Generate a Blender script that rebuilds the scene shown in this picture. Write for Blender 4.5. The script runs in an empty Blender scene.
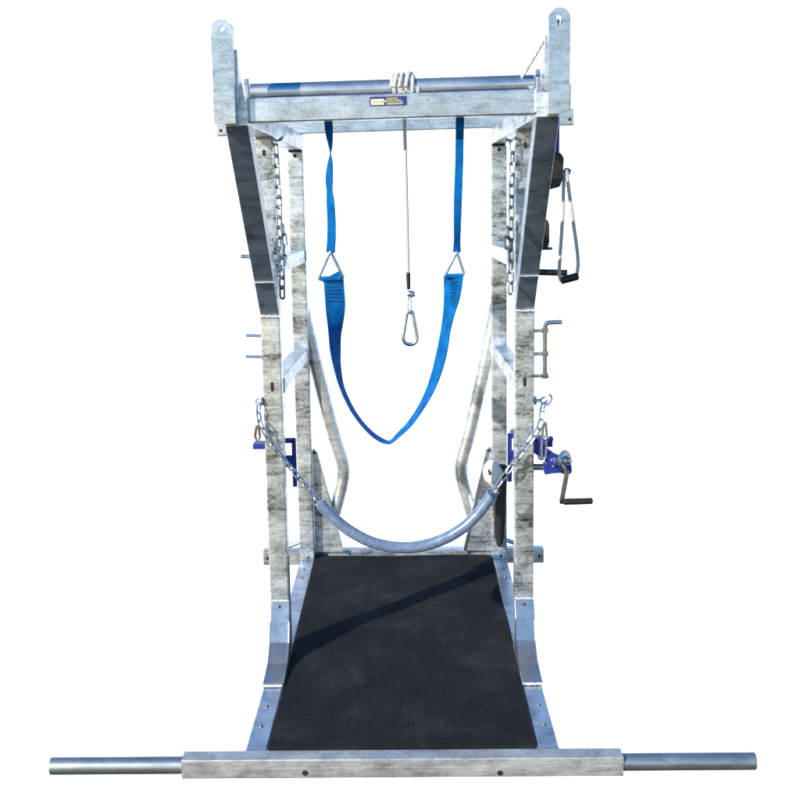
import bpy, bmesh, math, random
from mathutils import Vector as V, Matrix
random.seed(7)
sc = bpy.context.scene
COL = sc.collection
R = math.radians

# ------------------------------------------------------------------ camera
CAM = V((0.03185432, -2.88625034, 1.52423393))
FWD = V((-0.00752292, 0.98508649, -0.17189533))
RGT = V((0.99986135, 0.00485637, -0.01592794))
UPV = V((0.01485561, 0.17199132, 0.98498645))
FPX, PPY = 1167.55, 400.53
cd = bpy.data.cameras.new('camera')
cam = bpy.data.objects.new('camera', cd)
COL.objects.link(cam)
m = Matrix((RGT, UPV, -FWD)).transposed().to_4x4()
m.translation = CAM
cam.matrix_world = m
cd.sensor_width = 36
cd.lens = FPX / 800 * 36
cd.clip_start = .05
cd.clip_end = 500
sc.camera = cam


def at(px, py, y):
    """point of the photograph at a known depth y in the place"""
    r = FWD + RGT * ((px - 400) / FPX) - UPV * ((py - PPY) / FPX)
    p = CAM + r * ((y - CAM.y) / r.y)
    p.z -= twist(p)
    return p


def twist(p):
    # the welded frame is racked very slightly: its top leans one way, its foot the other
    return p.x * (-.006 + .0115 * p.z)


# ------------------------------------------------------------------ materials
def new_mat(name):
    mt = bpy.data.materials.new(name)
    mt.use_nodes = True
    nt = mt.node_tree
    return mt, nt, nt.nodes['Principled BSDF']


def node(nt, kind, **kw):
    n = nt.nodes.new(kind)
    for k, v in kw.items():
        if k.startswith('i_'):
            n.inputs[k[2:]].default_value = v
        else:
            setattr(n, k, v)
    return n


def ramp(nt, src, stops):
    r = nt.nodes.new('ShaderNodeValToRGB')
    el = r.color_ramp.elements
    while len(el) < len(stops):
        el.new(.5)
    for e, (p, c) in zip(el, stops):
        e.position = p
        e.color = (*c, 1) if len(c) == 3 else c
    nt.links.new(src, r.inputs[0])
    return r


def g(v):
    return (v, v * 1.0, v * 1.0)


def galv(name, lo=.16, hi=.74, metallic=.7, scale=1.0, rough=(.22, .5), bump=.25, warm=1.0, patch=.34, cool=(.95, .99, 1.03), stops=(.37, .48, .57)):
    """hot dipped zinc: slanting streaks of spangle and painted reflection, fine grain and a few broad dull patches"""
    mt, nt, b = new_mat(name)
    tc = node(nt, 'ShaderNodeTexCoord')

    def mapped(sx, sy, sz, rx=0, ry=0):
        mp = node(nt, 'ShaderNodeMapping')
        mp.inputs['Scale'].default_value = (sx * scale, sy * scale, sz * scale)
        mp.inputs['Rotation'].default_value = (R(rx), R(ry), 0)
        nt.links.new(tc.outputs['Object'], mp.inputs[0])
        return mp.outputs[0]

    def noise(vec, sc_, det, ro, dis=0.):
        n = node(nt, 'ShaderNodeTexNoise', i_Scale=sc_, i_Detail=det, i_Roughness=ro, i_Distortion=dis)
        nt.links.new(vec, n.inputs['Vector'])
        return n.outputs[0]

    def mix(a, bb, f):
        mm = node(nt, 'ShaderNodeMix', data_type='FLOAT')
        mm.inputs[0].default_value = f
        nt.links.new(a, mm.inputs[2])
        nt.links.new(bb, mm.inputs[3])
        return mm.outputs[0]
    streak = noise(mapped(.42, .5, 1.5, 8, 17), 19.0, 9.0, .68, .7)  # wobbly reflections along the tube, painted into the zinc colour
    broad = noise(mapped(1, .7, .8), 6.5, 4.0, .55, .5)
    grain = noise(mapped(1, 1, 1), 150.0, 4.0, .75)
    scratch = noise(mapped(.12, .12, 2.6, -10, 24), 60.0, 3.0, .6)
    vo = node(nt, 'ShaderNodeTexVoronoi', i_Scale=120.0)
    nt.links.new(mapped(1, 1, 1), vo.inputs['Vector'])
    sep = node(nt, 'ShaderNodeSeparateColor')
    nt.links.new(vo.outputs['Color'], sep.inputs[0])
    s = mix(streak, broad, patch)
    s = mix(s, grain, .2)
    s = mix(s, scratch, .14)
    s = mix(s, sep.outputs[0], .045)
    md = lo * .42 + hi * .58
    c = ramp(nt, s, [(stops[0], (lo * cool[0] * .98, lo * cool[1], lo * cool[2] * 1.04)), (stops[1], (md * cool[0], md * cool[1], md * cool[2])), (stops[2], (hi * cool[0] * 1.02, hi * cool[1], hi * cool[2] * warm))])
    nt.links.new(c.outputs[0], b.inputs['Base Color'])
    rr = ramp(nt, mix(broad, grain, .3), [(.35, g(rough[0])), (.65, g(rough[1]))])
    nt.links.new(rr.outputs[0], b.inputs['Roughness'])
    b.inputs['Metallic'].default_value = metallic
    bp = node(nt, 'ShaderNodeBump', i_Strength=bump, i_Distance=.01)
    nt.links.new(mix(mix(streak, broad, .5), grain, .1), bp.inputs['Height'])
    nt.links.new(bp.outputs[0], b.inputs['Normal'])
    return mt


def plain(name, col, rough=.4, metallic=0., noise=.12, scale=60., bump=.1, dist=.002):
    mt, nt, b = new_mat(name)
    tc = node(nt, 'ShaderNodeTexCoord')
    n1 = node(nt, 'ShaderNodeTexNoise', i_Scale=scale, i_Detail=5.0, i_Roughness=.6)
    nt.links.new(tc.outputs['Object'], n1.inputs['Vector'])
    d = [max(0, x * (1 - noise * 2)) for x in col]
    u = [min(1, x * (1 + noise * 2)) for x in col]
    c = ramp(nt, n1.outputs[0], [(.3, d), (.7, u)])
    nt.links.new(c.outputs[0], b.inputs['Base Color'])
    rr = ramp(nt, n1.outputs[0], [(.3, g(max(.02, rough - .08))), (.7, g(min(1, rough + .1)))])
    nt.links.new(rr.outputs[0], b.inputs['Roughness'])
    b.inputs['Metallic'].default_value = metallic
    bp = node(nt, 'ShaderNodeBump', i_Strength=bump, i_Distance=dist)
    nt.links.new(n1.outputs[0], bp.inputs['Height'])
    nt.links.new(bp.outputs[0], b.inputs['Normal'])
    return mt


def webbing(name, col):
    mt, nt, b = new_mat(name)
    tc = node(nt, 'ShaderNodeTexCoord')
    w = node(nt, 'ShaderNodeTexWave', wave_type='BANDS', bands_direction='Z', i_Scale=190.0, i_Distortion=1.2)
    w.inputs['Detail Scale'].default_value = 3
    n1 = node(nt, 'ShaderNodeTexNoise', i_Scale=38.0, i_Detail=4.0)
    for n in (w, n1):
        nt.links.new(tc.outputs['Object'], n.inputs['Vector'])
    c = ramp(nt, n1.outputs[0], [(.3, [x * .6 for x in col]), (.7, [min(1, x * 1.3) for x in col])])
    nt.links.new(c.outputs[0], b.inputs['Base Color'])
    b.inputs['Roughness'].default_value = .75
    b.inputs['Specular IOR Level'].default_value = .15
    bp = node(nt, 'ShaderNodeBump', i_Strength=.8, i_Distance=.002)
    nt.links.new(w.outputs[0], bp.inputs['Height'])
    nt.links.new(bp.outputs[0], b.inputs['Normal'])
    return mt


def rope_mat(name):
    mt, nt, b = new_mat(name)
    tc = node(nt, 'ShaderNodeTexCoord')
    w = node(nt, 'ShaderNodeTexWave', wave_type='BANDS', bands_direction='DIAGONAL', i_Scale=90.0, i_Distortion=2.0)
    nt.links.new(tc.outputs['Object'], w.inputs['Vector'])
    c = ramp(nt, w.outputs[0], [(.2, (.36, .34, .31)), (.5, (.74, .73, .7)), (.8, (.82, .81, .79))])
    nt.links.new(c.outputs[0], b.inputs['Base Color'])
    b.inputs['Roughness'].default_value = .75
    bp = node(nt, 'ShaderNodeBump', i_Strength=.6, i_Distance=.002)
    nt.links.new(w.outputs[0], bp.inputs['Height'])
    nt.links.new(bp.outputs[0], b.inputs['Normal'])
    return mt


def mat_rubber():
    mt, nt, b = new_mat('ribbed_rubber')
    tc = node(nt, 'ShaderNodeTexCoord')
    n1 = node(nt, 'ShaderNodeTexNoise', i_Scale=5.0, i_Detail=7.0, i_Roughness=.65, i_Distortion=.4)
    n2 = node(nt, 'ShaderNodeTexNoise', i_Scale=130.0, i_Detail=4.0)
    w = node(nt, 'ShaderNodeTexWave', wave_type='BANDS', bands_direction='Y', i_Scale=22.0, i_Distortion=2.5)
    for n in (n1, n2, w):
        nt.links.new(tc.outputs['Object'], n.inputs['Vector'])
    c = ramp(nt, n1.outputs[0], [(.3, (.0085, .0105, .013)), (.52, (.014, .016, .018)), (.7, (.027, .0285, .0285))])
    mps = node(nt, 'ShaderNodeMapping')
    mps.inputs['Scale'].default_value = (2.2, .5, 1)
    mps.inputs['Rotation'].default_value = (0, 0, R(38))
    nt.links.new(tc.outputs['Object'], mps.inputs[0])
    n3 = node(nt, 'ShaderNodeTexNoise', i_Scale=9.0, i_Detail=8.0, i_Roughness=.75, i_Distortion=1.2)
    nt.links.new(mps.outputs[0], n3.inputs['Vector'])
    ad = node(nt, 'ShaderNodeMath', operation='MULTIPLY_ADD')
    ad.inputs[1].default_value = .55
    nt.links.new(n3.outputs[0], ad.inputs[0])
    hm = node(nt, 'ShaderNodeMath', operation='MULTIPLY')
    hm.inputs[1].default_value = .45
    nt.links.new(n2.outputs[0], hm.inputs[0])
    nt.links.new(hm.outputs[0], ad.inputs[2])
    c2 = ramp(nt, ad.outputs[0], [(.47, (1, 1, 1)), (.56, (1.35, 1.32, 1.25)), (.66, (2.3, 2.2, 2.0))])
    mx = node(nt, 'ShaderNodeMix', data_type='RGBA', blend_type='MULTIPLY')
    mx.inputs[0].default_value = 1
    nt.links.new(c.outputs[0], mx.inputs[6])
    nt.links.new(c2.outputs[0], mx.inputs[7])
    nt.links.new(mx.outputs[2], b.inputs['Base Color'])
    b.inputs['Roughness'].default_value = .85
    b.inputs['Specular IOR Level'].default_value = .1
    bp = node(nt, 'ShaderNodeBump', i_Strength=.4, i_Distance=.0015)
    mm = node(nt, 'ShaderNodeMath', operation='ADD')
    nt.links.new(w.outputs[0], mm.inputs[0])
    nt.links.new(n2.outputs[0], mm.inputs[1])
    nt.links.new(mm.outputs[0], bp.inputs['Height'])
    nt.links.new(bp.outputs[0], b.inputs['Normal'])
    return mt


M = dict(
    galv=galv('galvanised_steel', lo=.10, hi=.88, metallic=.68, scale=.95, rough=(.2, .42), bump=.34, patch=.3, warm=1.0, cool=(.9, .98, 1.05), stops=(.395, .49, .58)),
    arm=galv('shade_tinted_galvanised_steel', lo=.15, hi=.46, metallic=.5, scale=1.1, rough=(.24, .4), bump=.2, cool=(.76, .97, 1.18)),  # shade and navy sheen of the arms tinted into the zinc
    bar=galv('weathered_galvanised_steel', lo=.2, hi=.58, metallic=.5, scale=1.2, rough=(.3, .55), warm=.92, patch=.2),
    plate=galv('galvanised_plate', lo=.28, hi=.72, metallic=.87, scale=1.3, rough=(.24, .42), bump=.16, patch=.22, cool=(.89, .97, 1.06)),
    foot=galv('smooth_galvanised_plate', lo=.3, hi=.5, metallic=.8, scale=1.4, rough=(.22, .3), bump=.04),
    pipe=galv('galvanised_pipe', lo=.25, hi=.43, metallic=.78, scale=1.2, rough=(.33, .46), bump=.06, patch=.2, cool=(.86, .98, 1.06)),
    roller=galv('smooth_galvanised_pipe', lo=.4, hi=.66, metallic=.88, scale=1.2, rough=(.24, .36), bump=.05, patch=.2),
    bent=galv('bent_galvanised_pipe', lo=.28, hi=.74, metallic=.68, scale=1.0, rough=(.26, .42), bump=.1, patch=.25),
    zinc=galv('bright_zinc', lo=.3, hi=.62, metallic=.85, scale=3.0, rough=(.15, .32), bump=.1, cool=(.84, .96, 1.12)),
    weld=galv('zinc_weld_bead', lo=.45, hi=.8, metallic=.5, scale=6.0, rough=(.3, .5), bump=.6),
    steel=plain('polished_steel', (.47, .54, .63), .3, 1.0, .1, 40),
    brass=plain('yellow_passivated_bolt', (.34, .3, .2), .35, .9, .15, 90),
    hole=plain('painted_hole_shade', (.012, .012, .012), .8, 0, .2, 90),  # near-black stands for the shade inside holes and gaps
    blue=plain('blue_powder_coat', (.016, .03, .26), .38, 0, .16, 35, .1),
    black=plain('black_plastic', (.012, .012, .014), .45, 0, .2, 60, .2),
    rubber=plain('black_rubber', (.016, .016, .017), .6, 0, .25, 60, .2),
    white=plain('white_plastic', (.6, .59, .56), .4, 0, .06, 30),
    web=webbing('blue_webbing', (.001, .2, .62)),
    stitch=plain('dark_blue_thread', (.004, .03, .16), .7, 0, .2, 200),
    rope=rope_mat('white_braided_rope'),
    mat=mat_rubber(),
    hose=plain('grey_blue_plastic_hose', (.16, .225, .34), .27, .1, .12, 55, .15),
    label=plain('blue_label_film', (.02, .03, .2), .35, 0, .05, 30),
    yellow=plain('yellow_ink', (.7, .62, .16), .5, 0, .05, 60),
    pale=plain('pale_ink', (.72, .72, .7), .5, 0, .05, 60),
    wall=plain('white_backdrop', (.83, .88, .94), .9, 0, .0, 5, .0),
)


# ------------------------------------------------------------------ mesh building
class MB:
    def __init__(self):
        self.bm = bmesh.new()

    def ring_sweep(self, rings, closed=False, cap=True):
        bm = self.bm
        vr = [[bm.verts.new(p) for p in r] for r in rings]
        n = len(vr[0])
        K = len(vr)
        for i in range(K if closed else K - 1):
            a, b = vr[i], vr[(i + 1) % K]
            for j in range(n):
                bm.faces.new((a[j], a[(j + 1) % n], b[(j + 1) % n], b[j]))
        if cap and not closed:
            bm.faces.new(vr[0][::-1])
            bm.faces.new(vr[-1])
        return self

    def pipe(self, pts, r, n=14, closed=False, cap=True):
        pts = [V(p) for p in pts]
        K = len(pts)
        rs = r if isinstance(r, (list, tuple)) else [r] * K
        T = []
        for i in range(K):
            a = pts[(i - 1) % K] if (closed or i > 0) else pts[0]
            b = pts[(i + 1) % K] if (closed or i < K - 1) else pts[-1]
            T.append((b - a).normalized())
        u = T[0].orthogonal().normalized()
        rings = []
        for i in range(K):
            u = (u - T[i] * u.dot(T[i])).normalized()
            w = T[i].cross(u)
            rings.append([pts[i] + (u * math.cos(t) + w * math.sin(t)) * rs[i] for t in [2 * math.pi * k / n for k in range(n)]])
        return self.ring_sweep(rings, closed, cap)

    def tube(self, a, b, w, h, up=(0, 0, 1), r=.006, seg=3):
        """rolled square section from a to b; w across, h along up"""
        a, b = V(a), V(b)
        t = (b - a).normalized()
        upv = V(up)
        upv = (upv - t * upv.dot(t)).normalized()
        s = t.cross(upv)
        prof = []
        for (sx, sy, a0) in ((1, 1, 0), (-1, 1, 90), (-1, -1, 180), (1, -1, 270)):
            cx, cy = sx * (w / 2 - r), sy * (h / 2 - r)
            for k in range(seg + 1):
                an = R(a0 + 90 * k / seg)
                prof.append((cx + r * math.cos(an), cy + r * math.sin(an)))
        n = max(1, int((b - a).length / .12))
        rings = [[a + (b - a) * (i / n) + s * p[0] + upv * p[1] for p in prof] for i in range(n + 1)]
        return self.ring_sweep(rings)

    def prism(self, poly, axis, lo, hi, bevel=0.):
        """closed outline in the plane across axis ('x','y','z') with thickness lo..hi"""
        def P(q, t):
            return {'x': V((t, q[0], q[1])), 'y': V((q[0], t, q[1])), 'z': V((q[0], q[1], t))}[axis]
        bm2 = bmesh.new()
        a = [bm2.verts.new(P(q, lo)) for q in poly]
        b = [bm2.verts.new(P(q, hi)) for q in poly]
        n = len(poly)
        for i in range(n):
            bm2.faces.new((a[i], a[(i + 1) % n], b[(i + 1) % n], b[i]))
        bm2.faces.new(a[::-1])
        bm2.faces.new(b)
        if bevel:
            bmesh.ops.bevel(bm2, geom=list(bm2.edges), offset=bevel, segments=2, profile=.5, affect='EDGES')
        return self.merge(bm2)

    def merge(self, bm2):
        me = bpy.data.meshes.new('tmp')
        bm2.to_mesh(me)
        bm2.free()
        self.bm.from_mesh(me)
        bpy.data.meshes.remove(me)
        return self

    def box(self, c, s, bevel=0.002, rot=None):
        bm2 = bmesh.new()
        bmesh.ops.create_cube(bm2, size=1)
        mt = Matrix.Translation(c) @ (rot.to_4x4() if rot else Matrix.Identity(4)) @ Matrix.Diagonal((*s, 1))
        bmesh.ops.transform(bm2, matrix=mt, verts=bm2.verts)
        if bevel:
            bmesh.ops.bevel(bm2, geom=list(bm2.edges), offset=bevel, segments=2, profile=.5, affect='EDGES')
        return self.merge(bm2)

    def lathe(self, a, axis, prof, n=24):
        """prof: (distance along axis, radius)"""
        a = V(a)
        t = V(axis).normalized()
        u = t.orthogonal().normalized()
        w = t.cross(u)
        rings = [[a + t * d + (u * math.cos(k * 2 * math.pi / n) + w * math.sin(k * 2 * math.pi / n)) * max(r, 1e-4) for k in range(n)] for d, r in prof]
        return self.ring_sweep(rings)

    def ribbon(self, pts, wid, th):
        """pts with full half-width vectors"""
        K = len(pts)
        rings = []
        for i in range(K):
            t = (pts[min(i + 1, K - 1)] - pts[max(i - 1, 0)]).normalized()
            w = wid[i]
            nrm = t.cross(w).normalized() * th * .5
            rings.append([pts[i] - w + nrm, pts[i] + w + nrm, pts[i] + w - nrm, pts[i] - w - nrm])
        return self.ring_sweep(rings)

    def build(self, name, mt, parent=None, sharp=35, warp=True):
        bm = self.bm
        bmesh.ops.recalc_face_normals(bm, faces=bm.faces)
        if warp:
            for v in bm.verts:
                v.co.z += twist(v.co)
        me = bpy.data.meshes.new(name)
        for f in bm.faces:
            f.smooth = True
        bm.to_mesh(me)
        bm.free()
        me.set_sharp_from_angle(angle=R(sharp))
        me.materials.append(M[mt])
        o = bpy.data.objects.new(name, me)
        COL.objects.link(o)
        wn = o.modifiers.new('weighted normals', 'WEIGHTED_NORMAL')
        wn.keep_sharp = True
        if parent:
            o.parent = parent
            if parent.type == 'EMPTY':
                o.matrix_parent_inverse = Matrix.Translation(-parent.location)
        return o


def thing(name, label, cat, loc, group=None):
    o = bpy.data.objects.new(name, None)
    o.empty_display_size = .1
    COL.objects.link(o)
    o.location = loc
    o['label'] = label
    o['category'] = cat
    if group:
        o['group'] = group
    return o


def spline(pts, n=10):
    """Catmull-Rom through the points"""
    pts = [tuple(p) for p in pts]
    P = [pts[0]] + pts + [pts[-1]]
    out = []
    for i in range(1, len(P) - 2):
        for k in range(n):
            t = k / n
            out.append(tuple(.5 * (2 * b + (c - a) * t + (2 * a - 5 * b + 4 * c - d) * t * t + (3 * b - a - 3 * c + d) * t ** 3)
                             for a, b, c, d in zip(P[i - 1], P[i], P[i + 1], P[i + 2])))
    out.append(pts[-1])
    return out


def vs(pts):
    return [V(p) for p in pts]


def chain_mesh(mb, path, L=.034, W=.021, r=.0028, roll=0.):
    """interlocked links laid along a path"""
    path = vs(path)
    cum = [0]
    for i in range(1, len(path)):
        cum.append(cum[-1] + (path[i] - path[i - 1]).length)
    pitch = L - 4 * r
    n = max(1, int(round(cum[-1] / pitch)))
    k = 0

    def P(s):
        s = min(max(s, 0), cum[-1])
        for i in range(1, len(path)):
            if s <= cum[i] + 1e-9:
                f = (s - cum[i - 1]) / max(1e-9, cum[i] - cum[i - 1])
                return path[i - 1].lerp(path[i], f)
        return path[-1]
    for i in range(n):
        s = (i + .5) * cum[-1] / n
        c = P(s)
        t = (P(s + .01) - P(s - .01)).normalized()
        side = t.cross(V((0, 1, 0)))
        if side.length < .1:
            side = t.cross(V((1, 0, 0)))
        side.normalize()
        oth = t.cross(side)
        an = R(roll + 38 + 90 * (i % 2) + random.uniform(-14, 14))
        s2 = side * math.cos(an) + oth * math.sin(an)
        rr = W / 2 - r
        st = L / 2 - W / 2
        loop = []
        for q in range(9):
            a = math.pi * q / 8
            loop.append(c + t * (st + rr * math.sin(a)) + s2 * rr * math.cos(a))
        for q in range(9):
            a = math.pi * q / 8
            loop.append(c - t * (st + rr * math.sin(a)) - s2 * rr * math.cos(a))
        mb.pipe(loop, r, 7, closed=True)
    return mb


def circle(c, u, w, r, n=20):
    c, u, w = V(c), V(u).normalized(), V(w).normalized()
    return [c + (u * math.cos(2 * math.pi * k / n) + w * math.sin(2 * math.pi * k / n)) * r for k in range(n)]


# ------------------------------------------------------------------ the setting: a white backdrop far behind
bd = MB().box((0, 14.9, -3.9), (70, .2, 22.0), 0, Matrix.Rotation(R(-28), 3, 'X')).build('backdrop', 'wall', warp=False)
bd['kind'] = 'structure'

# ------------------------------------------------------------------ the crush
A, T = .425, .06
rig = thing('trimming_crush', 'galvanised steel hoof trimming crush with tall open frame standing on two ground bars', 'cattle crush', (0, .9, 0))
ZR0, ZR1 = 1.712, 1.772             # top rails
ZB = .055                           # base tubes


def bolt_holes(name, pts, axis, r, mt='hole', parent=rig, d=.0025):
    for p in pts:
        MB().lathe(V(p), axis, [(-.002, r), (d, r), (d + .0008, r * .8)], 14).build(name, mt, parent)


# ground bars
fb = MB().tube((-.587, .0275, .0275), (.587, .0275, .0275), .055, .055, r=.005)
fb.box((0, -.0004, .029), (1.16, .0016, .0022), .0006)
front_bar = fb.build('front_bar', 'bar', rig)
for s in (-1, 1):
    x0, x1 = s * .5865, s * .9425
    mb = MB()
    r1, r0 = .0232, .0205
    prof = [(0, r1), (.3545, r1), (.356, r1 - .0008), (.356, r0), (.30, r0), (.30, .001)]
    mb.lathe((x0, .027, .0275), (s, 0, 0), prof, 32)
    mb.build('end_pipe', 'pipe', front_bar)
for px in (305, 500):
    p = at(px, 773.5, -.0005)
    MB().lathe((p.x, .0005, p.z), (0, -1, 0), [(-.003, .0075), (.0022, .0075), (.0026, .006)], 16).build('bolt_hole', 'hole', front_bar)

rear_bar = MB().tube((-.583, 1.8125, .045), (.583, 1.8125, .045), .055, .06, r=.005).build('rear_bar', 'galv', rig)
for s in (-1, 1):
    MB().lathe((s * .565, 1.7855, .045), (0, -1, 0), [(-.003, .006), (.002, .006), (.0024, .005)], 14).build('bolt_hole', 'hole', rear_bar)

# side rails of the base
for s in (-1, 1):
    rail = MB().tube((s * (A - T / 2), .0558, ZB / 2), (s * (A - T / 2), 1.7845, ZB / 2), T - .002, ZB, r=.004).build('side_rail', 'plate', rig)
    for y in (.20, .33, 1.50, 1.60):
        MB().lathe((s * (A - T / 2 + .004), y, ZB - .002), (0, 0, 1), [(0, .0075), (.0035, .0075), (.0045, .006), (.0045, .0035), (.0055, .003)], 12).build('rail_bolt', 'brass', rail)
tray = MB().box((0, .92, .042), (2 * (A - T) - .002, 1.72, .012), .001).build('floor_tray', 'plate', rig)

# posts
XO, XI = A - .0002, A - T
for s in (-1, 1):
    xm = s * (A - T / 2)
    post = MB().tube((xm, .75, ZB + .001), (xm, .75, ZR0 - .001), T, T, up=(0, 1, 0), r=.005).build('front_post', 'galv', rig)
    # dark inlays painting the shade of a slot and bolt hole, towards the viewer
    for zz, hh in ((.945, .009), (1.665, .004)):
        pts = [(xm + .007 * math.cos(a) * .7, zz + (hh if math.sin(a) > 0 else -hh) + .006 * math.sin(a)) for a in [2 * math.pi * k / 20 for k in range(20)]]
        MB().prism(pts, 'y', .7185, .7225).build('post_slot', 'hole', post)
    # bent foot plate sweeping forward onto the rail
    prof = [(.7195, .238), (.694, .178), (.668, .118), (.636, .092), (.602, .0745), (.53, .0695), (.463, .0665), (.463, .0562), (.7195, .0562)]
    foot = MB().prism(prof, 'x', xm - .0315, xm + .0315, .0025).build('foot_plate', 'foot', post, sharp=8)
    MB().tube((xm - .03, .719, .2395), (xm + .03, .719, .2395), .008, .006, up=(0, 0, 1), r=.0025).build('weld_bead', 'weld', post)
    MB().pipe(spline([(xm - .029 + .058 * k / 8, .4615 + random.uniform(-.001, .001), .0615 + random.uniform(-.0008, .0008)) for k in range(9)], 3), .0048, 8).build('weld_bead', 'weld', post)
    MB().lathe((xm, .716, .221), (.0, -.9, .38), [(-.004, .0045), (.0035, .0045), (.004, .003)], 14).build('post_slot', 'hole', post)
    rp = MB().tube((xm, 1.754, ZB + .001), (xm, 1.754, ZR0 - .008), T, T, up=(0, 1, 0), r=.005).build('rear_post', 'galv', rig)
    MB().lathe((xm, 1.7235, ZR0 - .022), (0, -1, 0), [(-.002, .007), (.002, .007), (.0025, .005)], 14).build('post_slot', 'hole', rp)
    MB().lathe((xm + .005, 1.7235, .066), (0, -1, 0), [(-.002, .005), (.002, .005), (.0025, .004)], 14).build('post_slot', 'hole', rp)
    MB().box((xm, 1.752, ZR0 - .004), (.052, .052, .006), .001).build('gap_shade', 'hole', rp)  # dark slab painting the shade in the gap above the rear post
    # sloping arms carrying the front cross beam
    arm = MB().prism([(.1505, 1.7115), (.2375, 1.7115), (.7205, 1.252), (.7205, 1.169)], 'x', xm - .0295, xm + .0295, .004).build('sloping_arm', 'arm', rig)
    mid = V((0, .60, 1.281))
    d = V((0, .7246, -.689))
    nrm = V((0, -.689, -.7246))
    MB().tube(V((xm - .03, 0, 0)) + mid + nrm * .0005, V((xm + .03, 0, 0)) + mid + nrm * .0005, .006, .004, up=nrm, r=.0015).build('weld_bead', 'weld', arm)
    MB().pipe(spline([(xm - .029 + .058 * k / 8, .7175, 1.1665 + random.uniform(-.001, .001)) for k in range(9)], 3), .004, 8).build('weld_bead', 'weld', arm)
    # top rails
    MB().tube((xm, .1505, (ZR0 + ZR1) / 2), (xm, 1.7845, (ZR0 + ZR1) / 2), T - .001, T, r=.005).build('top_rail', 'galv', rig)
    # side braces
    for (ya, za, zh) in ((1.7215, .912, .024), (1.7215, 1.302, .024)):
        xi = s * (A - T + .0008)
        MB().pipe([V((xi - s * random.uniform(0, .002), ya, za - zh + 2 * zh * k / 10 + random.uniform(-.001, .001))) for k in range(11)], .0038, 7).build('weld_bead', 'weld', rp)
    for (ya, za, zh) in ((.7825, .938, .024), (.7825, 1.318, .024)):
        xi = s * (A - T + .0008)
        MB().pipe([V((xi - s * random.uniform(0, .002), ya, za - zh + 2 * zh * k / 10 + random.uniform(-.001, .001))) for k in range(11)], .0038, 7).build('weld_bead', 'weld', post)
    MB().pipe([V((s * (A - T - .0005), .159 + random.uniform(-.001, .001), ZR0 + .012 + .058 * k / 12)) for k in range(13)], .0036, 7).build('weld_bead', 'weld', arm)
    MB().pipe([V((s * A - s * T * k / 12, .7185, ZR0 - .002 + random.uniform(-.001, .001))) for k in range(13)], .0036, 7).build('weld_bead', 'weld', post)
    for za, zb in ((.938, .912), (1.318, 1.302)):
        MB().tube((xm, .7815, za), (xm, 1.7225, zb), T - .003, .052, r=.005).build('side_brace', 'galv', rig)

# cross beams
fbm = MB().tube((-.3645, .1905, 1.7505), (.3645, .1905, 1.7505), .058, .063, r=.004)
front_beam = fbm.build('front_beam', 'plate', rig)
rb0, rb1 = at(395, 133.5, 1.7245).z, at(395, 117, 1.7245).z
rb0 = max(rb0, ZR1 + .001)
rear_beam = MB().tube((-.692, 1.7545, rb0 + .0305), (.682, 1.7545, rb0 + .0305), .06, .061, up=(0, 0, 1), r=.004).build('rear_beam', 'plate', rig)
print('REARBEAM', rb0, rb1, at(217, 130, 1.7245), at(573, 122, 1.7245))
for s in (-1, 1):
    MB().lathe((s * .672 - .005, 1.724, rb0 + .022), (0, -1, 0), [(-.003, .006), (.0015, .006), (.002, .005)], 14).build('bolt_hole', 'hole', rear_beam)

# name plate
def on_beam(px, py, y=.1605):
    p = at(px, py, y)
    return p
a0, b0 = on_beam(369.5, 97.5), on_beam(406.8, 105.8)
cx, cz = (a0.x + b0.x) / 2, (a0.z + b0.z) / 2
pw, ph = (b0.x - a0.x), .0225
plate = MB().box((cx, .1605, cz), (pw, .0026, ph), .0006).build('name_plate', 'label', front_beam)
mb = MB()
mb.box((cx - pw * .285, .1588, cz - .0015), (pw * .36, .0016, ph * .66), .0004)
mb.build('logo_panel', 'pale', plate)
mb = MB()
x = cx - pw * .43
for k in range(9):
    w = random.uniform(.0022, .0045)
    mb.box((x + w / 2, .1577, cz - .0008 + random.uniform(-.0006, .0006)), (w, .0012, .0052), .0002)
    x += w + .0008
mb.build('lettering', 'yellow', plate)
for row, (z, wd) in enumerate(((.0066, .30), (.002, .40), (-.0026, .46), (-.0072, .44))):
    mb = MB()
    x = cx - pw * .045
    end = x + pw * wd * .98
    while x < end:
        w = random.uniform(.0018, .0038)
        mb.box((x + w / 2, .1588, cz + z), (w, .0012, .0026), .0002)
        x += w + random.choice((.0006, .0006, .0016))
    mb.build('lettering', 'yellow' if row < 3 else 'pale', plate)

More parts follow.
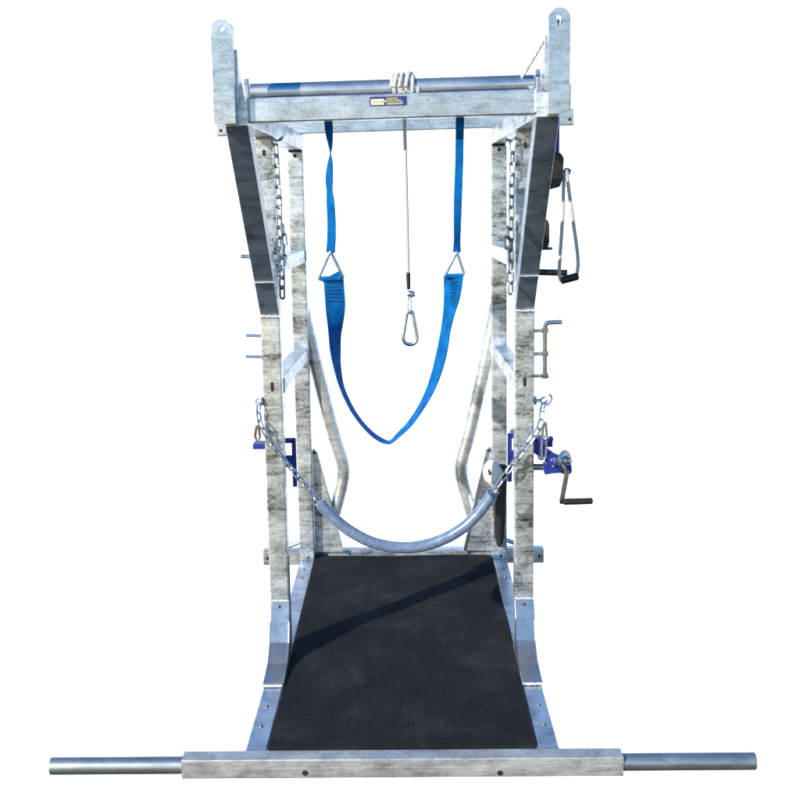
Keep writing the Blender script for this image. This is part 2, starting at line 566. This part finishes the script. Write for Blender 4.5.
# lifting lugs on top of the front corners
for s in (-1, 1):
    xc = s * .418
    mb = MB()
    hw = .0265
    outline = [(xc - hw, 1.716), (xc + hw, 1.716)]
    zt = 1.943
    outline += [(xc + hw * math.cos(a), zt + hw * math.sin(a)) for a in [math.pi * k / 18 for k in range(19)]]
    bm2 = bmesh.new()
    hr = .0078
    slot = .020 if s > 0 else 0
    hole = [(xc + hr * math.cos(a), zt + .004 + hr * math.sin(a) - (slot if math.sin(a) < -.01 else 0)) for a in [2 * math.pi * k / 24 for k in range(24)]]
    if s > 0:
        hole = [(xc + (hr if z > zt - .004 else hr * .55) * (x - xc) / hr, z) for x, z in hole]
    yf, yb = .112, .148
    rings = {}
    for nm, pts in (('o', outline), ('h', hole)):
        for y in (yf, yb):
            vsx = [bm2.verts.new((p[0], y, p[1])) for p in pts]
            es = [bm2.edges.new((vsx[i], vsx[(i + 1) % len(vsx)])) for i in range(len(vsx))]
            rings[nm, y] = (vsx, es)
    for y in (yf, yb):
        bmesh.ops.triangle_fill(bm2, edges=rings['o', y][1] + rings['h', y][1], use_beauty=True)
    for nm in 'oh':
        a, b = rings[nm, yf][0], rings[nm, yb][0]
        n = len(a)
        for i in range(n):
            bm2.faces.new((a[i], a[(i + 1) % n], b[(i + 1) % n], b[i]))
    mb.merge(bm2)
    lug = mb.build('lifting_lug', 'plate', rig)
    # sloping web behind it and its outer cheek
    MB().prism([(.1485, 1.9), (.1485, 1.7745), (.27, 1.7745)], 'x', s * .386, s * .394, .001).build('lug_web', 'plate', lug)
    MB().box((s * .4465, .152, 1.755), (.005, .05, .062), .001).build('lug_cheek', 'bar', lug)
    if s > 0:
        pass

# roller across the top with its end flanges
RY, RZ = .30, 1.806
roller = MB().lathe((-.374, RY, RZ), (1, 0, 0), [(0, .0235), (.748, .0235)], 32).build('roller', 'roller', rig)
for s in (-1, 1):
    fl = [(RY - .024, 1.7735), (RY + .03, 1.7735), (RY + .03, 1.815), (RY + .012, 1.842), (RY - .012, 1.842), (RY - .024, 1.822)]
    MB().prism(fl, 'x', s * .384 - .0065, s * .384 + .0065, .0015).build('roller_flange', 'plate', roller)

# bent guide pipes at the rear
for s in (-1, 1):
    gq = [at(q[0], q[1], 1.80) for q in ((300, 298), (310.5, 343), (320.5, 385), (334.5, 438), (342, 462), (343.3, 474), (341.5, 487), (334.5, 514), (331, 527))]
    gp = [(-s * q.x if s > 0 else q.x, 1.80, q.z) for q in gq]
    MB().pipe(spline(gp, 8), .0268, 20).build('guide_pipe', 'bent', rig)
    # tapered upright plate beside the rear post
    gs = [(s * .364, .0775), (s * .250, .0775), (s * .347, .50), (s * .355, .515), (s * .364, .515)]
    gpl = MB().prism(gs, 'y', 1.7655, 1.7715, .001).build('tapered_plate', 'galv', rig)
    MB().tube((s * .250, 1.765, .079), (s * .347, 1.765, .50), .03, .005, up=(0, 1, 0), r=.002).build('plate_flange', 'plate', gpl) if False else None
    MB().tube((s * .2475, 1.77, .079), (s * .346, 1.77, .505), .034, .005, up=(s, 0, .23), r=.0015).build('plate_flange', 'plate', gpl)
    # raking stay from the end of the rear bar up to the post
    MB().pipe([(s * .50, 1.80, .083), (s * .425, 1.80, .112)], .009, 12).build('bar_stay', 'galv', rear_bar)
    for zz in (.50, .27):
        MB().lathe((s * .357, 1.765, zz), (0, -1, 0), [(-.002, .006), (.002, .006)], 12).build('bolt_hole', 'hole', gpl)

# pegs and pins on the outside
for (px, py, x0) in ((241, 257, -.4255), (246, 336, -.4255), (246, 357, -.4255)):
    p = at(px, py, .75)
    q = V((x0, .75, p.z - .003))
    MB().pipe([q, V((p.x, .75, p.z))], *((.0062 if py < 300 else .0048),), 10).build('locking_peg', 'zinc', rig)


def P(px, py, y=.75):
    return at(px, py, y)


pinb = MB()
brk = []
for py in (331, 354, 376):
    a, b = P(533, py), P(545, py)
    MB().tube((.4255, .75, b.z), (b.x + .006, .75, b.z), .022, .0095, r=.002).build('pin_bracket', 'zinc', rig)
    MB().lathe((b.x, .75, b.z), (0, 0, 1), [(-.007, .0115), (.007, .0115)], 16).build('pin_bracket', 'zinc', rig)
x = P(545, 354).x
pin = spline([(x, .75, P(545, 379).z), (x, .75, P(545, 350).z), (x, .75, P(545, 330).z), (x + .003, .75, P(545, 325).z), (x + .012, .75, P(548, 323.2).z), (P(562, 323).x, .75, P(562, 322.5).z)], 6)
MB().pipe(pin, .0072, 12).build('locking_pin', 'zinc', rig)
MB().pipe([P(541, 375, .742), P(549, 378, .742)], .0025, 8).build('split_pin', 'zinc', rig)

# eye bolts for the restraining chain
EYE = {}
for s in (-1, 1):
    c = P(259, 402, .72) if s < 0 else P(544, 401, .72)
    MB().pipe([(s * .4255, .72, c.z), (c.x - s * .008, .72, c.z)], .005, 10).build('eye_bolt', 'zinc', rig)
    MB().lathe((s * .4255, .72, c.z), (s, 0, 0), [(0, .014), (.005, .014), (.007, .011)], 18).build('eye_bolt', 'zinc', rig)
    MB().pipe(circle(c, (1, 0, .2), (0, .5, 1), .010), .0032, 8, closed=True).build('eye_bolt', 'zinc', rig)
    EYE[s] = c
# open hook beside the right-hand eye
hk = spline([P(543, 404, .70), P(548, 405, .70), P(551, 401, .70), P(551.5, 397, .70), P(549, 395, .70)], 6)
MB().pipe(hk, .0036, 10).build('chain_hook', 'zinc', rig)


# blue brackets clamped behind the front posts
def bracket(s):
    mb = MB()
    yb = .81
    X = lambda px, py: P(px, py, yb)
    if s < 0:
        t0, t1 = X(283, 439), X(296, 487)
        xa, xb = -.367, X(296.5, 460).x
    else:
        xa, xb = .367, X(507.5, 460).x
        t0, t1 = X(510, 434), X(510, 482)
    w = .017 * s
    zt, zb = t0.z, t1.z
    # drop leg, top arm and lower web
    leg = [(xb, zt), (xb, zb), (xb + .014 * s, zb), (xb + .014 * s, zt)]
    mb.prism(leg, 'y', yb - .006, yb + .006, .001)
    mb.box(((xa + xb) / 2 + .03 * s, yb - .0005, zt - .007), (abs(xa - xb) + .055, .011, .017), .002)
    h = (zt - zb)
    mb.box(((xa + xb) / 2 + .03 * s, yb + .0005, zt - h * .47), (abs(xa - xb) + .055, .011, h * .24), .002)
    # plate across the back of the post and the arm that passes it outside
    mb.box((s * .4, yb, (zt + zb) / 2 + .02), (.056, .010, h * .75), .002)
    mb.box((s * .448, .782, zt - .014), (.040, .058, .017), .002)
    if s > 0:
        mb.box((.462, .757, zt - .019), (.05, .03, .028), .003)
        mb.box((.482, .75, zt - .006), (.012, .03, .012), .003)
    return mb.build('winch_bracket', 'blue', rig)


bracket(-1)
bk = bracket(1)

# winch with its crank on the right-hand post
wy = .76
winch = MB()
winch.tube(P(531, 444, wy), P(562, 466, wy), .036, .034, up=(0, 1, 0), r=.004)
hull = [P(543, 464, wy), P(552, 459, wy), P(563, 456, wy), P(571, 465, wy), P(571, 472, wy), P(566, 475, wy), P(560, 471, wy), P(544, 474, wy)]
winch.prism([(p.x, p.z) for p in hull], 'y', wy - .022, wy + .018, .003)
winch = winch.build('winch', 'blue', rig)
MB().lathe(P(531, 467.5, wy), (1, 0, -.02), [(0, .0105), (.042, .0105), (.042, .0125), (.05, .0125)], 18).build('winch_shaft', 'pipe', winch)
c = P(563.5, 461, wy - .012)
MB().lathe(c, (.85, -.7, .1), [(-.012, .02), (-.004, .029), (.002, .033), (.008, .033), (.011, .030), (.0105, .016), (.018, .014), (.018, .011), (.026, .011), (.028, .008)], 28).build('winch_drum', 'plate', winch)
dc = P(557, 462, wy - .004)
MB().lathe(dc, (.85, -.7, .1), [(-.02, .02), (-.012, .026), (-.004, .026), (-.002, .022), (.008, .022)], 24).build('winch_gear', 'steel', winch)
MB().lathe(P(541, 458, wy - .02), (.15, -1, 0), [(-.01, .009), (.004, .009), (.006, .006), (.012, .006), (.013, .003)], 12).build('winch_bolt', 'zinc', winch)
for pp in ((553, 467), (565, 472.5)):
    MB().lathe(P(*pp, wy - .022), (0, -1, 0), [(-.002, .004), (.003, .004), (.004, .002)], 10).build('winch_rivet', 'zinc', winch)
ca, cb = P(567, 472, wy - .03), P(561.5, 502.5, wy - .03)
MB().tube(ca + (ca - cb) * .05, cb + (cb - ca) * .02, .016, .007, up=(0, 1, 0), r=.002).build('crank_arm', 'steel', winch)
h0, h1 = P(560, 502.5, wy - .03), P(592.5, 501.5, wy - .03)
MB().lathe(h0, h1 - h0, [(0, .007), (.012, .0075), (.0125, .0095), (.016, .0105), (.10, .0102), (.1035, .008), (.105, .003)], 18).build('crank_grip', 'black', winch)

# white sheave and black rubber pad on the right rear post
sh = P(489, 473, 1.69)
sh = P(490.5, 473, 1.655)
ax = V((-.74, -.66, .1)).normalized()
shv = MB().lathe(sh - ax * .02, ax, [(-.03, .02), (0, .028), (.004, .042), (.009, .0485), (.015, .0485), (.021, .043), (.024, .034), (.025, .012), (.0245, .004)], 30)
sheave = shv.build('rope_sheave', 'white', rig)
q = sh + ax * .0055
MB().pipe([q + V((-.004, .002, .012)), q + V((.004, -.004, -.008))], .004, 10).build('sheave_slot', 'hole', sheave)
MB().lathe(q + V((.012, -.012, -.034)), ax, [(-.004, .004), (.001, .004)], 10).build('sheave_slot', 'hole', sheave)
pad = [P(495, 466, 1.7), P(503, 465, 1.7), P(508, 467, 1.7), P(507, 478, 1.7), P(505.5, 500, 1.7), P(504.5, 530, 1.7), P(503, 543, 1.7), P(500, 548, 1.7), P(497, 546, 1.7), P(494.5, 536, 1.7), P(494.5, 520, 1.7), P(496, 500, 1.7), P(496, 480, 1.7)]
MB().prism([(p.x, p.z) for p in pad], 'y', 1.688, 1.7225, .006).build('rubber_pad', 'rubber', rig)

# pulley housing and stops on the right arm
hs = [P(547, 152, .70), P(559, 153.5, .70), P(562.5, 159, .70), P(561, 180, .70), P(558.5, 187.5, .70), P(547, 190.5, .70), P(540, 188, .70)]
house = MB().prism([(p.x, p.z) for p in hs], 'y', .66, .72, .005).build('pulley_housing', 'black', rig)
MB().box((P(556.5, 138, .74).x, .74, P(556, 138, .74).z), (.012, .05, .12), .002).build('pulley_bracket', 'blue', rig)
MB().pipe([P(561, 172, .70), P(571, 171, .70)], .004, 10).build('pulley_pin', 'zinc', house)
MB().pipe(circle(P(567, 172, .69), (1, 0, 0), (0, .4, 1), .009), .003, 8, closed=True).build('pulley_eye', 'zinc', house)
st = [P(538, 219, .75), P(547, 220, .75), P(549, 225, .75), P(549, 243, .75), P(547, 250, .75), P(538, 251, .75)]
MB().prism([(p.x, p.z) for p in st], 'y', .735, .765, .004).build('rubber_stop', 'rubber', rig)
a = P(551, 249, .75)
MB().box((a.x - .012, .75, a.z), (.03, .02, .008), .001).build('stop_bracket', 'blue', rig)
hp0, hp1 = P(536, 272.5, .75), P(567, 273.5, .75)
MB().pipe([V((.426, .75, hp0.z)), hp1], .010, 14).build('rope_peg', 'black', rig)

# small bolt beside the right front post
b0 = P(514, 431.5, .76)
MB().lathe(V((.364, .76, b0.z)), (-1, 0, 0), [(0, .009), (.006, .009), (.006, .006), (.012, .006)], 6).build('post_bolt', 'zinc', rig)

# ------------------------------------------------------------------ rubber mat lying in the base frame
mx0, mx1, my0, my1 = -.3635, .3635, .064, 1.764
ribs = 62
prof = []
stp = (mx1 - mx0) / ribs
for i in range(ribs):
    x = mx0 + i * stp
    prof += [(x + .0005, .0585), (x + stp * .2, .0593), (x + stp * .62, .0593), (x + stp * .8, .0585)]
prof = [(mx0, .0485)] + prof + [(mx1, .0585), (mx1, .0485)]
mm = MB()
K = 26
rings = [[V((x, my0 + (my1 - my0) * k / K, z + (.0012 * math.sin(3.1 * x * 4 + k * .7) + .0012 * math.sin(k * .55 + 1) if z > .05 else 0))) for x, z in prof] for k in range(K + 1)]
mm.ring_sweep(rings)
mo = mm.build('rubber_mat', 'mat', sharp=25)
mo['label'] = 'black ribbed rubber mat lying in the base of the steel frame'
mo['category'] = 'mat'

# ------------------------------------------------------------------ blue belly strap
SY = .236
strap = thing('belly_strap', 'bright blue webbing belly strap hanging in a loop from the front cross beam', 'strap', at(394, 118, SY))


def belt(name, rows, half, parent, y=SY, n=6, th=.0028):
    """rows: px, py, twist in degrees (0 = flat to the front), depth offset"""
    sp = spline(rows, n)
    pts = [at(r[0], r[1], y + r[3]) for r in sp]
    wid = []
    for i, r in enumerate(sp):
        t = (pts[min(i + 1, len(pts) - 1)] - pts[max(0, i - 1)]).normalized()
        side = t.cross(V((0, 1, 0)))
        side.normalize()
        an = R(r[2])
        wid.append((side * math.cos(an) + V((0, .975, -.222)) * math.sin(an)) * (r[4] if len(r) > 4 else half))
    return MB().ribbon(pts, wid, th).build(name, 'web', parent)


h1 = belt('hanging_strap', [(327.8, 105, 25, 0), (328.3, 120, 28, 0), (329, 132, 40, 0), (330, 144, 65, 0), (330.3, 152, 88, 0), (330, 164, 125, 0), (329.3, 178, 145, 0), (329.6, 192, 130, 0), (330.5, 203, 150, 0), (331.5, 222, 160, 0), (331.5, 238, 168, 0), (331, 247, 180, 0, .010), (330.6, 253.5, 180, 0, .0065)], .0118, strap)
h2 = belt('hanging_strap', [(460.5, 105, 10, 0), (460, 120, 12, 0), (459.6, 140, 4, 0), (459.2, 165, -4, .002), (458.3, 190, 6, 0), (457.6, 215, 20, 0), (457.2, 238, 38, 0), (457, 247, 30, 0, .008), (457, 253, 10, 0, .0065)], .0108, strap)
loop = [(331, 276, 0, -.004), (333.5, 281, 0, 0), (334.5, 292, 2, 0), (335.3, 305, 12, 0), (335.2, 320, 38, 0), (334.8, 335, 56, 0), (335.3, 350, 62, 0), (336.8, 365, 71, 0), (341, 385, 79, 0), (347, 400, 80, 0), (354, 413, 80, 0), (362, 424, 80, 0), (371, 433.5, 79, 0), (380, 440, 78, 0), (388, 443, 80, .001), (392.5, 441.3, 80, .002), (400, 434, 76, .004), (410, 424, 74, .004), (421, 408, 72, .004), (430, 391, 67, .004), (437, 372, 62, .004), (442, 352, 60, .004), (445.5, 332, 63, .004), (449, 314, 56, .004), (452, 298, 40, 0), (453.2, 284, 26, 0), (453.5, 276, 16, -.004)]
belt('belly_loop', loop, .0270, strap, n=8)
for (ap, bl, br) in (((330.5, 252), (318, 280), (344, 279)), ((457, 252.5), (445, 276), (464.5, 275.5))):
    pts = []
    C3 = [at(*ap, SY), at(*bl, SY - .002), at(*br, SY - .002)]
    for i in range(3):
        a, b, c = C3[i - 1], C3[i], C3[(i + 1) % 3]
        r = .010 if i else .005
        e0, e1 = b + (a - b).normalized() * r, b + (c - b).normalized() * r
        pts += [e0, e0.lerp(b, .6).lerp(e1.lerp(b, .6), .12), e0.lerp(b, .6).lerp(e1.lerp(b, .6), .5), e1.lerp(b, .6).lerp(e0.lerp(b, .6), .12), e1]
    MB().pipe(pts, .0040, 10, closed=True).build('triangle_ring', 'steel', strap)
# stitched tabs below the rings
for (c0, rows) in (((334.2, 291), 6), ((453.2, 290), 5)):
    mb = MB()
    for k in range(rows):
        z = at(c0[0], c0[1] - 8 + k * 3.6, SY)
        hw = .021 if c0[0] < 400 else .013
        seg = [V((z.x - hw + 2 * hw * q / 12, SY - .0045 - (.004 if c0[0] > 400 else 0), z.z + (.0016 if q % 2 else -.0016))) for q in range(13)]
        mb.pipe(seg, .0009, 5)
    mb.build('stitching', 'stitch', strap)
# folded end sewn round the ring
for (c0, hw) in (((331, 279), .0272), ((454.5, 276.5), .021)):
    p = at(*c0, SY - .003)
    mb = MB()
    mb.tube(p + V((-hw, 0, 0)), p + V((hw, 0, 0)), .013, .013, r=.006)
    mb.build('strap_end', 'web', strap)

# ------------------------------------------------------------------ hoist rope with snap hook
rx = at(404, 86, RY).x
hoist = thing('hoist_rope', 'thin white rope hanging from the roller with a steel snap hook at its end', 'rope', (rx, RY, RZ))
mb = MB()
pts = []
x0 = at(391.5, 86, RY).x
x1 = at(417, 86, RY).x
turns = 7
for k in range(turns * 24 + 1):
    a = 2 * math.pi * k / 24
    rr = .0275 + .004 * (math.sin(k * .21) > .4) + .003 * math.sin(k * .05)
    xx = x0 + (x1 - x0) * (k / (turns * 24)) + .003 * math.sin(k * .16)
    pts.append(V((xx, RY - rr * math.cos(a), RZ + rr * math.sin(a))))
mb.pipe(pts, .0052, 8)
# loose crossing turns on top
for (xa, xb, hgt) in ((.3, .62, .036), (.55, .95, .038), (.1, .45, .035)):
    c = []
    for k in range(13):
        a = math.pi * (k / 12)
        c.append(V((x0 + (x1 - x0) * (xa + (xb - xa) * k / 12), RY - hgt * math.cos(a), RZ + hgt * math.sin(a))))
    mb.pipe(c, .005, 8)
yr = RY - .032
rp_ = [V((at(404, 100, yr).x, RY - .030, RZ - .01)), at(404.3, 113, yr), at(405.5, 160, yr), at(406.6, 205, yr), at(407.6, 250, yr), at(408.2, 275, yr), at(408.6, 288, yr)]
mb.pipe(spline(rp_, 6), .0047, 10)
mb.build('rope', 'rope', hoist)
MB().pipe([at(408.2, 273, yr), at(408.4, 279, yr), at(408.6, 290, yr)], [.0056, .006, .0048], 12).build('rope_sleeve', 'black', hoist)
mb = MB()
c = at(410.5, 294.5, yr)
mb.pipe([c + V((-.009, 0, .001)), c + V((-.004, 0, .001)), c + V((.006, 0, -.001)), c + V((.012, 0, -.001))], [.006, .009, .0095, .006], 14)
mb.build('rope_clamp', 'zinc', hoist)
MB().pipe(spline([at(408.5, 297, yr), at(407.8, 305, yr), at(408.3, 313.5, yr), at(410.2, 314, yr), at(411, 306, yr), at(410.4, 298, yr)], 6), .0030, 8).build('rope_eye', 'rope', hoist)
ck = [(409.5, 312.2), (412.6, 313.5), (413.8, 319), (415.8, 330), (417, 338), (415.2, 343), (410, 345), (405, 343), (403.2, 338), (404.3, 330), (406, 319), (406.8, 313.5)]
sp = spline(ck + [ck[0]], 5)[:-1]
MB().pipe([at(*q, yr) for q in sp], .0054, 10, closed=True).build('snap_hook', 'steel', hoist)

# ------------------------------------------------------------------ pull rope from roller over the lug, down to its handle
pull = thing('pull_rope', 'white pull rope looped through a black handle beside the right sloping arm', 'rope', at(567, 174, .69))
mb = MB()
ly = .155
pa = [V((at(521, 80, RY).x, RY, RZ + .027)), at(522.5, 77, RY - .02), at(534, 58.5, (RY + ly) / 2), at(545.5, 39, ly + .03), at(551, 30, ly + .006), V((.418, .152, 1.943)), V((.418, .14, 1.935)), V((.416, .13, 1.925))]
mb.pipe(spline(pa, 5), .0036, 8)
mb.build('rope', 'rope', pull)
ry = .69
lp = [(566.5, 171), (564.5, 176), (563.5, 190), (563, 210), (561.5, 235), (560, 258), (559.3, 272), (560.2, 279), (562.5, 281.5), (568, 280.5), (575, 278), (577.4, 272), (578, 262), (577, 250), (574, 228), (570.5, 203), (568.5, 188), (567.3, 177)]
lsp = spline(lp + [lp[0]], 5)[:-1]
MB().pipe([at(q[0], q[1], ry - .012) for q in lsp], .0056, 8, closed=True).build('rope_loop', 'rope', pull)
MB().lathe(at(561, 281.2, ry - .012), at(578.5, 276.5, ry - .012) - at(561, 281.2, ry - .012), [(-.002, .006), (0, .0105), (.003, .0118), (.05, .0118), (.053, .0105), (.055, .006)], 18).build('grip', 'black', pull)

# ------------------------------------------------------------------ hose covered restraining chain slung across the posts
bow = thing('restraining_chain', 'chain in a grey blue plastic hose slung low between the front posts', 'chain', at(400, 548, .68))
hy = .68
hp = [(319.5, 502.5), (326, 510.5), (338, 522.5), (354, 534), (374, 543.5), (398, 548), (422, 546.5), (446, 538.5), (466, 526), (480, 512), (489, 499.5), (493.5, 491)]
hpts = [at(q[0], q[1], hy) for q in spline(hp, 6)]
hmb = MB().pipe(hpts, .0182, 20)
hmb.build('hose', 'hose', bow)
mb = MB()
lc = [EYE[-1] + V((0, -.006, -.008)), at(258.5, 412, .70), at(259.5, 421, .692), at(262, 428, .684), at(273, 446, hy), at(292, 470, hy), at(309, 490, hy), at(321, 504, hy)]
chain_mesh(mb, spline(lc, 6), L=.040, W=.0225, r=.0031)
mb.build('chain', 'zinc', bow)
mb = MB()
rc = [EYE[1] + V((0, -.006, -.008)), at(542, 410, .70), at(541.5, 418, .692), at(537, 432, .684), at(526, 447, hy), at(511, 468, hy), at(499, 484, hy), at(491.5, 495, hy)]
chain_mesh(mb, spline(rc, 6), L=.040, W=.0225, r=.0031, roll=20)
mb.build('chain', 'zinc', bow)
for (px, py, mt_) in ((257.5, 427, 'brass'), (544.5, 424, 'steel')):
    dy = 13 if px < 400 else 16
    q = [(px - 1.2, py), (px - 1.9, py + 5), (px - 2.2, py + dy - 3), (px, py + dy), (px + 2.2, py + dy - 3), (px + 1.6, py + 5), (px + 1.2, py)]
    MB().pipe([at(*r_, .684) for r_ in spline(q + [q[0]], 5)[:-1]], .0046, 9, closed=True).build('snap_hook', mt_, bow)
q = [(542, 440), (541.6, 452), (543, 459), (545, 459), (546, 452), (545.5, 440)]
MB().pipe([at(*r_, .684) for r_ in spline(q + [q[0]], 5)[:-1]], .0028, 8, closed=True).build('chain_link', 'zinc', bow)

# ------------------------------------------------------------------ spare chains hanging inside the posts
for s in (-1, 1):
    lab = ('doubled steel chain hanging inside the left front post below the top rail' if s < 0 else
           'single steel chain hanging inside the right front post beside the sloping arm')
    cy = .70
    top = at(276 if s < 0 else 511.5, 141, cy)
    ch = thing('hanging_chain', lab, 'chain', top)
    X = (lambda px, py: at(px, py, cy))
    mb = MB()
    if s < 0:
        ln = [X(275.5, 146), X(276.5, 170), X(278.5, 200), X(279.5, 230), X(281.5, 262), X(282.5, 298)]
    else:
        ln = [X(512.5, 142), X(512, 170), X(511.5, 200), X(511, 235), X(510.5, 262), X(510.5, 294)]
    chain_mesh(mb, spline(ln, 6), L=.046, W=.026, r=.0036, roll=10)
    if s < 0:
        ln = [X(272, 240), X(274.5, 252), X(277.5, 262), X(280, 268), X(283.5, 258), X(283.5, 240), X(282, 225)]
        chain_mesh(mb, spline(ln, 6), L=.046, W=.026, r=.0036, roll=35)
        ln = [X(273, 243), X(275, 262), X(278, 276)]
        chain_mesh(mb, spline(ln, 6), L=.046, W=.026, r=.0036, roll=60)
    else:
        ln = [X(507, 228), X(507.5, 240), X(508.5, 250), X(510, 258)]
        chain_mesh(mb, spline(ln, 6), L=.046, W=.026, r=.0036, roll=50)
    mb.build('chain', 'zinc', ch)
    hk = [V((s * .366, .715, 1.69)), top + V((s * .012, 0, .006)), top, top + V((-s * .014, -.01, .002)), top + V((-s * .022, -.01, .010))]
    MB().pipe(spline(hk, 6), .0042, 9).build('chain_hook', 'zinc', ch)

# ------------------------------------------------------------------ light
w = bpy.data.worlds.new('World')
sc.world = w
w.use_nodes = True
nt = w.node_tree
sky = nt.nodes.new('ShaderNodeTexSky')
sky.sky_type = 'NISHITA'
sky.sun_disc = False
EL, AZ = R(29), R(222)
sky.sun_elevation = EL
sky.sun_rotation = AZ
bgn = nt.nodes['Background']
hsv = nt.nodes.new('ShaderNodeHueSaturation')
hsv.inputs['Saturation'].default_value = 1.5
nt.links.new(sky.outputs[0], hsv.inputs['Color'])
nt.links.new(hsv.outputs[0], bgn.inputs[0])
sky.ozone_density = 2.5
sky.dust_density = .3
bgn.inputs[1].default_value = .15
sd = bpy.data.lights.new('sun', 'SUN')
sd.energy = 4.6
sd.angle = R(.5)
sd.color = (1, .91, .78)
so = bpy.data.objects.new('sun', sd)
COL.objects.link(so)
to_sun = V((math.sin(AZ) * math.cos(EL), math.cos(AZ) * math.cos(EL), math.sin(EL)))
so.rotation_euler = to_sun.to_track_quat('Z', 'Y').to_euler()
so.location = (-3, -3, 4)

vsn = sc.view_settings
vsn.view_transform = 'Standard'
vsn.look = 'None'
vsn.exposure = .35
vsn.gamma = 1
